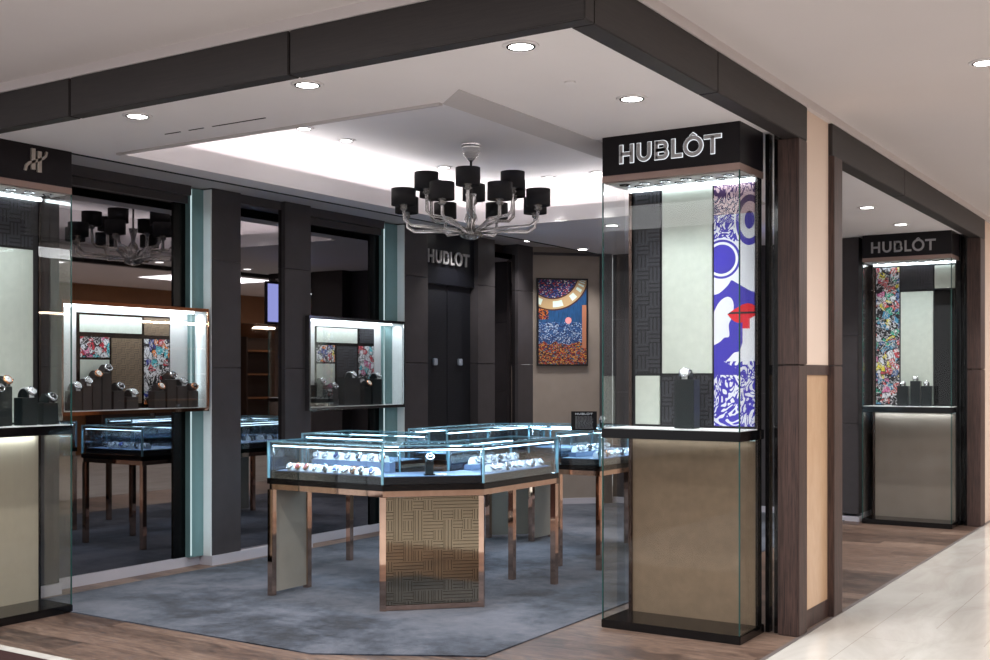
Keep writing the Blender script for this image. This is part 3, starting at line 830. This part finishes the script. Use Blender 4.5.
# ================================================================ counters
def inset(poly, d):
    n = len(poly); out = []
    area_ = sum(poly[i][0]*poly[(i+1)%n][1]-poly[(i+1)%n][0]*poly[i][1] for i in range(n)); sg = 1 if area_ > 0 else -1
    for i in range(n):
        p0, p1, p2 = Vector(poly[i-1]), Vector(poly[i]), Vector(poly[(i+1)%n])
        a, b_ = (p1-p0).normalized(), (p2-p1).normalized()
        na, nb = Vector((-a.y,a.x))*sg, Vector((-b_.y,b_.x))*sg
        m = (na+nb); m = m/max(m.length,1e-6); k = d/max(.35, m.dot(na)); q = p1+m*k; out.append((q.x,q.y))
    return out
ZS, ZG0, ZG1 = .765, .805, 1.055
def counter(label, poly, legs, panels, led_edges, fret=None, apron=True):
    cx_ = sum(p[0] for p in poly)/len(poly); cy_ = sum(p[1] for p in poly)/len(poly)
    t = thing('display_counter', label, 'counter', (cx_,cy_,0), world=True)
    MB(t).prism(poly,ZS,ZG0-.002).build('counter_top','gloss_black',t)
    ins = inset(poly,.012); inn = inset(poly,.045)
    n = len(poly)
    ap = MB(t)
    for i in range(n):
        j = (i+1)%n; ap.prism([ins[i],ins[j],inn[j],inn[i]],ZS-.038,ZS-.0005)
    ap.build('apron','copper',t)
    for (x,y,rz) in legs:
        h = .021; c_, s_ = math.cos(rz)*h, math.sin(rz)*h
        MB(t).prism([(x-c_+s_,y-s_-c_),(x+c_+s_,y+s_-c_),(x+c_-s_,y+s_+c_),(x-c_-s_,y-s_+c_)],.008,ZS-.039).build('leg','copper',t)
    for (a,b_) in panels:
        MB(t).wall(a,b_,.03,ZS-.04,.02).build('side_panel','grey_panel',t)
    if fret:
        a,b_ = fret
        p = MB(t).wall(a,b_,.045,ZS-.04,.018).build('fretwork_panel','gold_fretwork',t)
        MB(t).wall(a,b_,.012,.043,.03).build('bottom_rail','copper',p)
        dd = Vector((b_[0]-a[0],b_[1]-a[1])).normalized(); nn_ = Vector((-dd.y,dd.x))
        cen = Vector(((a[0]+b_[0])/2-cx_,(a[1]+b_[1])/2-cy_))
        if nn_.dot(cen) > 0: nn_ = -nn_
        MB(t).wall((a[0]+nn_.x*.022,a[1]+nn_.y*.022),(b_[0]+nn_.x*.022,b_[1]+nn_.y*.022),.03,ZS-.04,.016).build('rear_panel','grey_panel',p)
    # tray with white pads
    ty = MB(t).prism(inset(poly,.035),ZG0,ZG0+.045).build('tray','header_black',t)
    MB(t).prism(inset(poly,.042),ZG0+.045,ZG0+.050).build('tray_pad','pad_grey',ty)
    # glass box
    gi = inset(poly,.006); g = MB(t)
    for i in range(n): g.wall(gi[i],gi[(i+1)%n],ZG0,ZG1-.006,.005)
    g.prism(inset(poly,.002),ZG1-.006,ZG1)
    gg = g.build('glass_box','counter_glass',t)
    e = MB(t)
    for p in gi: e.prism([(p[0]-.006,p[1]-.006),(p[0]+.006,p[1]-.006),(p[0]+.006,p[1]+.006),(p[0]-.006,p[1]+.006)],ZG0,ZG1-.006)
    go, gn = inset(poly,.001), inset(poly,.009)
    for i in range(n):
        j = (i+1)%n; e.prism([go[i],go[j],gn[j],gn[i]],ZG1-.007,ZG1+.001)
    e.build('glass_edge','counter_edge',gg)
    # steel posts + LED rails
    sp = inset(poly,.03)
    for i in range(n):
        MB(t).tube([(sp[i][0],sp[i][1],ZG0+.05),(sp[i][0],sp[i][1],ZG1-.008)],.004,6).build('post','steel',t)
    for (i,j) in led_edges:
        a,b_ = Vector(sp[i]),Vector(sp[j])
        r = MB(t).wall(a,b_,ZG1-.030,ZG1-.018,.012).build('led_rail','steel',t)
        MB(t).wall(a,b_,ZG1-.036,ZG1-.030,.010).build('led_line','counter_led',r)
        m = (a+b_)/2; L = (b_-a).length
        area((m.x,m.y,ZG1-.040),(0,0,math.atan2(b_.y-a.y,b_.x-a.x)),L*.95,.012,4.2*L,(.60,.82,1))
    return t
plain('pad_grey', lin(98,114,142), .5)
P1 = [(-5.49,5.72),(-4.505,5.72),(-4.04,6.185),(-4.04,7.16),(-4.44,7.16),(-4.44,6.35),(-4.67,6.12),(-5.49,6.12)]
q = .023
counter('near angled glass counter with fretwork gold corner panel, between the showcase columns', P1,
    [(-5.49+q,5.72+q,0),(-4.505-.005,5.72+q,PI/8),(-4.04-q,6.185+.002,PI/8),(-4.04-q,7.16-q,0),(-4.44+q,7.16-q,0),(-5.49+q,6.12-q,0)],
    [((-5.49+q,5.75),(-5.49+q,6.09))],[(0,1),(1,2),(2,3),(7,6),(5,4)], fret=((-4.50+.0,5.742),(-4.062,6.18)))
my = lambda p: (p[0],14.97-p[1])
P2 = [my(p) for p in P1]; P2[0] = (-5.31,9.25); P2[7] = (-5.31,8.85)
counter('far angled glass counter behind the near one, beside the tall showcase', P2,
    [(-5.31+q,9.25-q,0),(-4.51,9.25-q,0),(-4.07,8.785,0),(-4.04-q,7.81+q,0),(-4.44+q,7.81+q,0),(-5.31+q,8.85+q,0)],
    [((-5.31+q,8.88),(-5.31+q,9.22)),((-4.47,9.205),(-4.085,8.82))],[(0,1),(2,3),(7,6),(5,4)])
P3 = [(-6.0,6.62),(-5.2,6.62),(-5.2,7.2),(-6.0,7.2)]
counter('small square-ended glass counter between the near counter and the mirrored wall', P3,
    [(-6.0+q,6.65,0),(-5.2-q,6.65,0),(-5.2-q,7.17,0),(-6.0+q,7.17,0)],[],[(0,1),(3,2)])
P4 = [(-5.76,7.66),(-5.36,7.66),(-5.36,9.24),(-5.40,9.24),(-5.76,8.88)]
counter('rear glass counter with cut corner in front of the double doors', P4,
    [(-5.73,7.69,0),(-5.39,7.69,0),(-5.73,8.85,0),(-5.39,9.2,0)],[((-5.725,8.88),(-5.415,9.19))],[(0,4),(1,2)])

# watches in the counters
def row(n, a, b_, z, rz, txt, group, combos, s=1.2, jit=.010):
    for k in range(n):
        f_ = (k+.5)/n; x = a[0]+(b_[0]-a[0])*f_; y = a[1]+(b_[1]-a[1])*f_
        cb = combos[k % len(combos)]
        watch_at(cb,(x+random.uniform(-jit,jit)*.3,y+random.uniform(-jit,jit),z),rz+random.uniform(-.25,.25),'%s watch %s' % (ORD[k],txt),group,s)
zp = ZG0+.0512
st = lambda x0,x1,y0,y1,z,lab: tag(MB().box(x0,x1,y0,y1,zp,z,bev=.002).build('display_step','pad_grey'),lab,'display stand')
st(-5.34,-4.66,6.0,6.06,zp+.065,'long white display step at the back of the near counter tray')
st(-4.375,-4.315,6.45,7.08,zp+.035,'long white display step at the inner side of the near counter')
row(10,(-5.36,5.80),(-4.58,5.80),zp,-.1,'from the grey end in front row of the near counter','watches in the near counter',[0,2,2,0,1,4,0,3,1,4,0])
row(7,(-5.34,6.03),(-4.68,6.03),zp+.065,-.1,'from the grey end in raised back row of the near counter','watches in the near counter',[0,0,4,0,1,0,5,0,4])
row(8,(-4.15,6.38),(-4.15,7.06),zp,PI/2-.2,'from the gold panel along outer row of near counter','watches in the near counter side wing',[0,0,1,0,0,0,1,0,0,0])
row(6,(-4.345,6.48),(-4.345,7.06),zp+.035,PI/2-.2,'from the gold panel along inner raised row of near counter','watches in the near counter side wing',[0,0,0,1,0])
st(-4.375,-4.315,7.92,8.55,zp+.035,'long white display step at the inner side of the far counter')
row(8,(-4.15,7.92),(-4.15,8.72),zp,PI/2-.4,'counted from the walkway along outer row of far counter','watches in the far counter',[0,3,0,0,1,0,0,2])
row(6,(-4.345,7.92),(-4.345,8.55),zp+.035,PI/2-.4,'counted from the walkway along inner row of far counter','watches in the far counter',[0,0,1,0])
row(6,(-5.9,6.80),(-5.3,6.80),zp,0,'from the mirror side in the small square-ended counter','watches in the small counter',[0,1,0,4])
row(6,(-5.5,7.8),(-5.5,8.7),zp,PI/2,'counted from the walkway in the cut-corner rear counter','watches in the rear counter',[1,0,1,4])
# single watch on stand at the gold corner
cxs, cys = onZ(431,476,zp).x, onZ(431,476,zp).y
tt = thing('watch_stand','black stand holding one watch behind the gold panel corner','display stand',(cxs-.05,cys+.05,zp),PI/4)
MB().box(-.035,.035,-.025,.025,0,.008).build('base','gloss_black',tt); MB().box(-.026,.026,-.012,.014,.008,.085,bev=.002).build('support','riser_black',tt)
watch_at(1,(cxs-.05,cys+.05,zp+.086),PI/4,'black watch on its own stand above the gold corner panel','watches in the near counter',1.25,'riser_black')
tag(MB().box(-4.33,-4.25,6.03,6.07,zp,zp+.01).build('price_card','cushion_white'),'white card beside the watch stand above the gold panel','card')

# plaque with lettering on top of the far counter
p = onZ(584,430.5,ZG1); t = thing('counter_sign','small black sign with white lettering standing on the far glass counter','sign',(p.x,p.y,ZG1+.002),YAW-.1)
t.scale = (.82,.82,.82)
MB().box(-.125,.125,-.004,.004,0,.185).box(-.10,.10,.004,.06,0,.006).build('board','header_black',t)
b = MB(); lettering(b,-.085,.15,.17,.02,.005,-.006,-.004,tick=False); b.build('lettering','dial_white',t)
b = MB()
for k in range(11):
    x = -.085
    while x < .08:
        w = random.uniform(.008,.03); b.box(x,min(x+w,.088),-.0055,-.004,.018+k*.0112,.022+k*.0112); x += w+.006
b.build('text_rows','letter_grey',t)
p = onZ(602,428.5,ZG1)
tt = thing('watch_stand','little black stand with a watch beside the small black counter sign','display stand',(p.x,p.y,ZG1+.002),YAW)
MB().box(-.02,.02,-.02,.02,0,.05,bev=.002).build('support','riser_black',tt)
watch_at(0,(p.x,p.y,ZG1+.052),YAW,'silver watch on the little stand beside the black counter sign','watches on stands',1.2,'riser_black')

# niche lettering
rt_ = thing('wall_sign','silver wall letters above the dark double doors','sign',(-6.80,9.255,2.60),PI/2)
b = MB(); lettering(b,.085,.035,.75,.135,.024,-.03,-.012,tick=False); b.build('lettering','letter_grey',rt_)
b = MB(); lettering(b,.085,.035,.75,.135,.012,-.012,0,tick=False); b.build('standoffs','dark_steel',rt_)

# picture
qd = math.sqrt(.5); uc = .345
t = thing('framed_picture','framed colourful abstract picture hanging on the taupe corner wall','picture',(-6.75+uc*qd+.0*qd,11.363+uc*qd,2.11),PI/4)
hw, hh = .305, .505
MB().box(-hw,hw,-.035,-.002,-hh,-hh+.018).box(-hw,hw,-.035,-.002,hh-.018,hh).box(-hw,-hw+.018,-.035,-.002,-hh+.018,hh-.018).box(hw-.018,hw,-.035,-.002,-hh+.018,hh-.018).build('frame','art_frame_black',t)
MB().box(-hw+.018,hw-.018,-.025,-.004,-hh+.018,hh-.018).build('canvas','abstract_picture',t)

# black glazed strip between tall showcase and wooden pier, both frames
for (y0,nm) in ((6.50,'near'),(12.16,'far')):
    struct('window_%d' % (1 if nm == 'near' else 2), MB().box(-2.262,-2.232,y0+.02,y0+.026,.05,2.9), 'glass')
    struct('trim_black_%s' % nm, MB().box(-2.285,-2.262,y0,y0+.06,0,2.905).box(-2.232,-2.201,y0,y0+.06,0,2.905), 'gloss_black')
# dark side wall of the store right of the second frame's view
for z0,z1 in ((.075,1.45),(1.452,2.25),(2.252,2.9)): pass
b = MB()
for z0,z1 in ((.075,1.0),(1.002,1.9),(1.902,2.91)): b.box(-3.75,-3.2,11.9,12.1,z0,z1,bev=.003)
struct('wall_back_pier', b, 'cladding')
struct('baseboard_back_pier', MB().box(-3.75,-3.19,11.893,12.1,0,.05), 'skirting')

# ================================================================ chandelier
cxh, cyh = onZ(471,144,3.29).x, onZ(471,144,3.29).y
t = thing('chandelier','glass-armed chandelier with black drum shades hanging from the lit ceiling tray','chandelier',(cxh,cyh,2.5445))
t.scale = (1.05,1.05,1.05)
b = MB(); b.lathe([(0.001,.71),(.07,.708),(.075,.69),(.06,.665),(.07,.65),(.05,.62),(.03,.60),(.012,.58)],(0,0,0),24); b.build('ceiling_rose','chandelier_glass',t)
MB().lathe([(.045,.708),(.045,.71),(.001,.7105)],(0,0,0),20)
MB().tube([(0,0,.59),(0,0,.16)],.009,8).build('rod','dark_steel',t)
b = MB(); b.lathe([(.001,0),(.03,.003),(.075,.022),(.095,.05),(.075,.075),(.035,.09),(.03,.12),(.05,.15),(.04,.19),(.018,.22),(.022,.26),(.035,.31),(.04,.34),(.01,.345)],(0,0,0),24); bw_ = b.build('glass_body','chandelier_glass',t)
def shade(r0, ang, z, rs=.088, hs=.12):
    x, y = r0*math.cos(ang), r0*math.sin(ang)
    b = MB(); b.lathe([(rs,0),(rs*1.0,hs),(rs-.004,hs),(rs-.004,0)],(x,y,z),28,closed=True)
    b.lathe([(.001,hs-.012),(rs-.004,hs-.012),(rs-.004,hs-.016),(.001,hs-.016)],(x,y,z),28)
    return b.build('lamp_shade','shade_black',t)
def arm(r0, ang, zc_, zs):
    d = Vector((math.cos(ang),math.sin(ang),0))
    pts = [d*.05+Vector((0,0,.06)), d*(r0*.45)+Vector((0,0,zc_-.01)), d*(r0*.88)+Vector((0,0,zc_)), d*(r0*.985)+Vector((0,0,zc_+.035)), d*r0+Vector((0,0,zs-.03)), d*r0+Vector((0,0,zs+.05))]
    a = MB().tube(pts,[.016,.013,.012,.014,.012,.010],8).build('arm','chandelier_glass',t)
    b = MB(); b.lathe([(.008,-.05),(.028,-.035),(.022,-.02),(.03,-.005),(.012,.0)],(d.x*r0,d.y*r0,zs),14); b.build('candle_cup','chandelier_glass',a)
a0 = math.atan2(-7.03,4.705)
for k in range(8):
    a = a0+PI/8+2*PI*k/8; r0 = .525
    arm(r0,a,.085,.235); shade(r0,a,.225)
for k in range(6):
    a = a0-.06+2*PI*k/6; r0 = .36
    arm(r0,a,.16,.36); shade(r0,a,.345,hs=.125)

# ================================================================ downlights
def downlight(x, y, z, label, power=88, gr='downlights in the boutique ceiling', r=.058):
    t = thing('downlight',label,'ceiling light',(x,y,z),0,gr)
    b = MB(); b.lathe([(r+.022,-.0005),(r+.020,-.006),(r+.004,-.006),(r+.002,-.001)],(0,0,0),28,closed=True); b.build('trim_ring','ceiling_paint',t)
    b = MB(); b.lathe([(r+.004,-.004),(r+.004,-.009),(r-.004,-.009),(r-.004,-.003)],(0,0,0),28,closed=True); b.build('baffle','dark_steel',t)
    b = MB(); b.lathe([(r-.004,-.002),(r-.006,-.007),(.001,-.0075)],(0,0,0),28); b.build('lamp_glass','downlight',t)
    spot((x,y,z-.03),power,*((58,.5) if z > 3.15 else (115,.7)))
bz = zc
for x,y,lb in ((-4.999,4.21,'downlight nearest the emblem showcase along the front beam'),(-3.767,4.2,'downlight in the middle of the front beam row'),(-2.556,4.2,'downlight at the beam corner nearest the mall'),(-2.564,5.30,'downlight just before the header of the blue-print showcase'),
               (-2.566,9.806,'nearer of two downlights seen through the second wooden frame'),(-2.588,11.08,'farther downlight before the distant graffiti showcase')):
    downlight(x,y,bz,lb)
for px,py,lb in ((304,128,'tray downlight closest to the front edge of the lit tray'),(346,140,'second tray downlight from the front edge'),(444,167,'tray downlight just beside the chandelier rod'),(549,177,'tray downlight beyond the chandelier'),(597,172,'tray downlight nearest the blue-print showcase header')):
    p = onZ(px,py,zt); downlight(p.x,p.y,zt,lb,62,r=.05)
for px,py,lb in ((612,225,'rear ceiling downlight seen through the showcase side glass'),(634,240,'rearmost downlight seen through the showcase side glass')):
    p = onZ(px,py,zc); downlight(p.x,p.y,zc,lb,22)
downlight(-6.47,9.75,2.974,'downlight above the dark double doors',40); downlight(-6.47,10.8,2.974,'downlight above the slim dark mirror',40); downlight(-6.1,11.35,zc,'downlight before the framed picture',40)
p = onZ(985,62,3.11); downlight(p.x,p.y,3.11,'downlight in the mall ceiling at the picture edge',30,'downlights in the mall ceiling')
p = onZ(570,82,zc); t = MB(); t.lathe([(.028,0),(.028,-.006),(.022,-.007),(.001,-.007)],(p.x,p.y,zc),20)
tag(t.build('smoke_detector','ceiling_paint'),'small round sensor cap in the ceiling near the beam corner','sensor')
p = onZ(985,62,3.11)
for k,(px,py) in enumerate(((983,62),)): pass
t = MB(); p = onZ(985,63,3.11); t.lathe([(.03,0),(.03,-.006),(.001,-.007)],(p.x+.15,p.y+.9,3.11),20)

# cove lights hidden behind the tray fascia (lamps lying on the ledge, shining up)
CL = (1,.98,.95)
lx, ly = (X1-X0), (Y1-Y0)
for (x,y,sx,sy,pw) in ((X0-.12,(Y0+Y1)/2,.08,ly,42),(X1+.12,(Y0+Y1)/2,.08,ly,26),((X0+X1)/2,Y0-.12,lx,.08,14),((X0+X1)/2,Y1+.12,lx,.08,30)):
    dx, dy = (1 if x < X0 else -1 if x > X1 else 0), (1 if y < Y0 else -1 if y > Y1 else 0)
    zz = -Vector((dx*.8,dy*.8,1)).normalized()
    if dx: yy = Vector((0,1,0)); xx = yy.cross(zz)
    else: xx = Vector((1,0,0)); yy = zz.cross(xx)
    area((x,y,zc+.125),Matrix((xx,yy,zz)).transposed().to_euler(),sx,sy,pw*.27,CL)

# ================================================================ mall beyond (seen in the mirrors and glass)
b = MB()
struct('wall_mall_opposite', MB().box(3.2,3.4,-4,24,2.55,3.11), 'mall_brown')
struct('wall_mall_shop', MB().box(4.3,4.4,-4,24,0,3.11), 'mall_brown')
struct('wall_mall_end', MB().box(-2.1,6,22,22.2,0,3.11), 'pink_paint')
sh = 0
for y in (7.0,10.5,14.0,17.5):
    t = thing('shelf_unit','dark wooden shelf unit across the mall, %s one seen in the mirrors' % ORD[sh],'shelf',(4.0,y,0),world=True); sh += 1
    MB(t).box(3.8,4.25,y,y+.04,0,2.3).box(3.8,4.25,y+2.2,y+2.24,0,2.3).box(4.2,4.25,y+.04,y+2.2,0,2.3).build('carcass','mall_dark',t)
    for z in (.5,1.0,1.5,2.0): MB(t).box(3.8,4.2,y+.04,y+2.2,z,z+.03).build('shelf','mall_brown',t)
for y in (8.1,11.6,15.1,18.6):
    area((3.7,y,2.5),(0,math.radians(20),0),.1,2,25,(1,.8,.6))
t = thing('hanging_screen','blue lit screen on a ceiling rod, seen reflected in the narrow mirror','screen',(-3.55,10.72,1.55),world=True)
MB(t).box(-3.58,-3.55,10.40,10.90,2.13,2.66).build('housing','header_black',t)
MB(t).box(-3.587,-3.58,10.43,10.87,2.16,2.63).build('display','blue_screen',t)
MB(t).tube([(-3.565,10.65,2.66),(-3.565,10.65,2.91)],.01,8).build('rod','steel',t)

# mall lighting: unseen area lamps added below the ceiling as broad fill
for y in (1.5,5.5,9.5,13.5,17.5):
    area((0.6,y,3.09),(0,0,0),1.1,1.8,60,(.97,.98,1))
area((-4.5,1.6,3.09),(0,0,0),3.4,1.6,85,(.97,.98,1))
area((-1.2,-1.5,3.09),(0,0,0),3.0,2.0,60,(.97,.98,1))

# world
w = bpy.data.worlds.new('world'); SC.world = w; w.use_nodes = True
bg = w.node_tree.nodes['Background']; bg.inputs[0].default_value = (.95,.93,.95,1); bg.inputs[1].default_value = .55

# camera
cam = bpy.data.cameras.new('camera'); co = bpy.data.objects.new('camera', cam); COL.objects.link(co)
co.location = (0,0,H); co.rotation_euler = (PI/2,0,YAW)
cam.sensor_width = 36; cam.lens = F/990*36; cam.shift_y = 45/990; cam.clip_start = .05; cam.clip_end = 100
SC.camera = co
SC.view_settings.view_transform = 'Standard'; SC.view_settings.look = 'None'; SC.view_settings.gamma = 1; SC.view_settings.exposure = 0.4
cy = SC.cycles
cy.max_bounces = 10; cy.transparent_max_bounces = 24; cy.diffuse_bounces = 4; cy.glossy_bounces = 5; cy.transmission_bounces = 8
cy.caustics_reflective = False; cy.caustics_refractive = False; cy.sample_clamp_indirect = 4
cy.use_denoising = True
for o in bpy.data.objects:
    if '_world' in o: del o['_world']
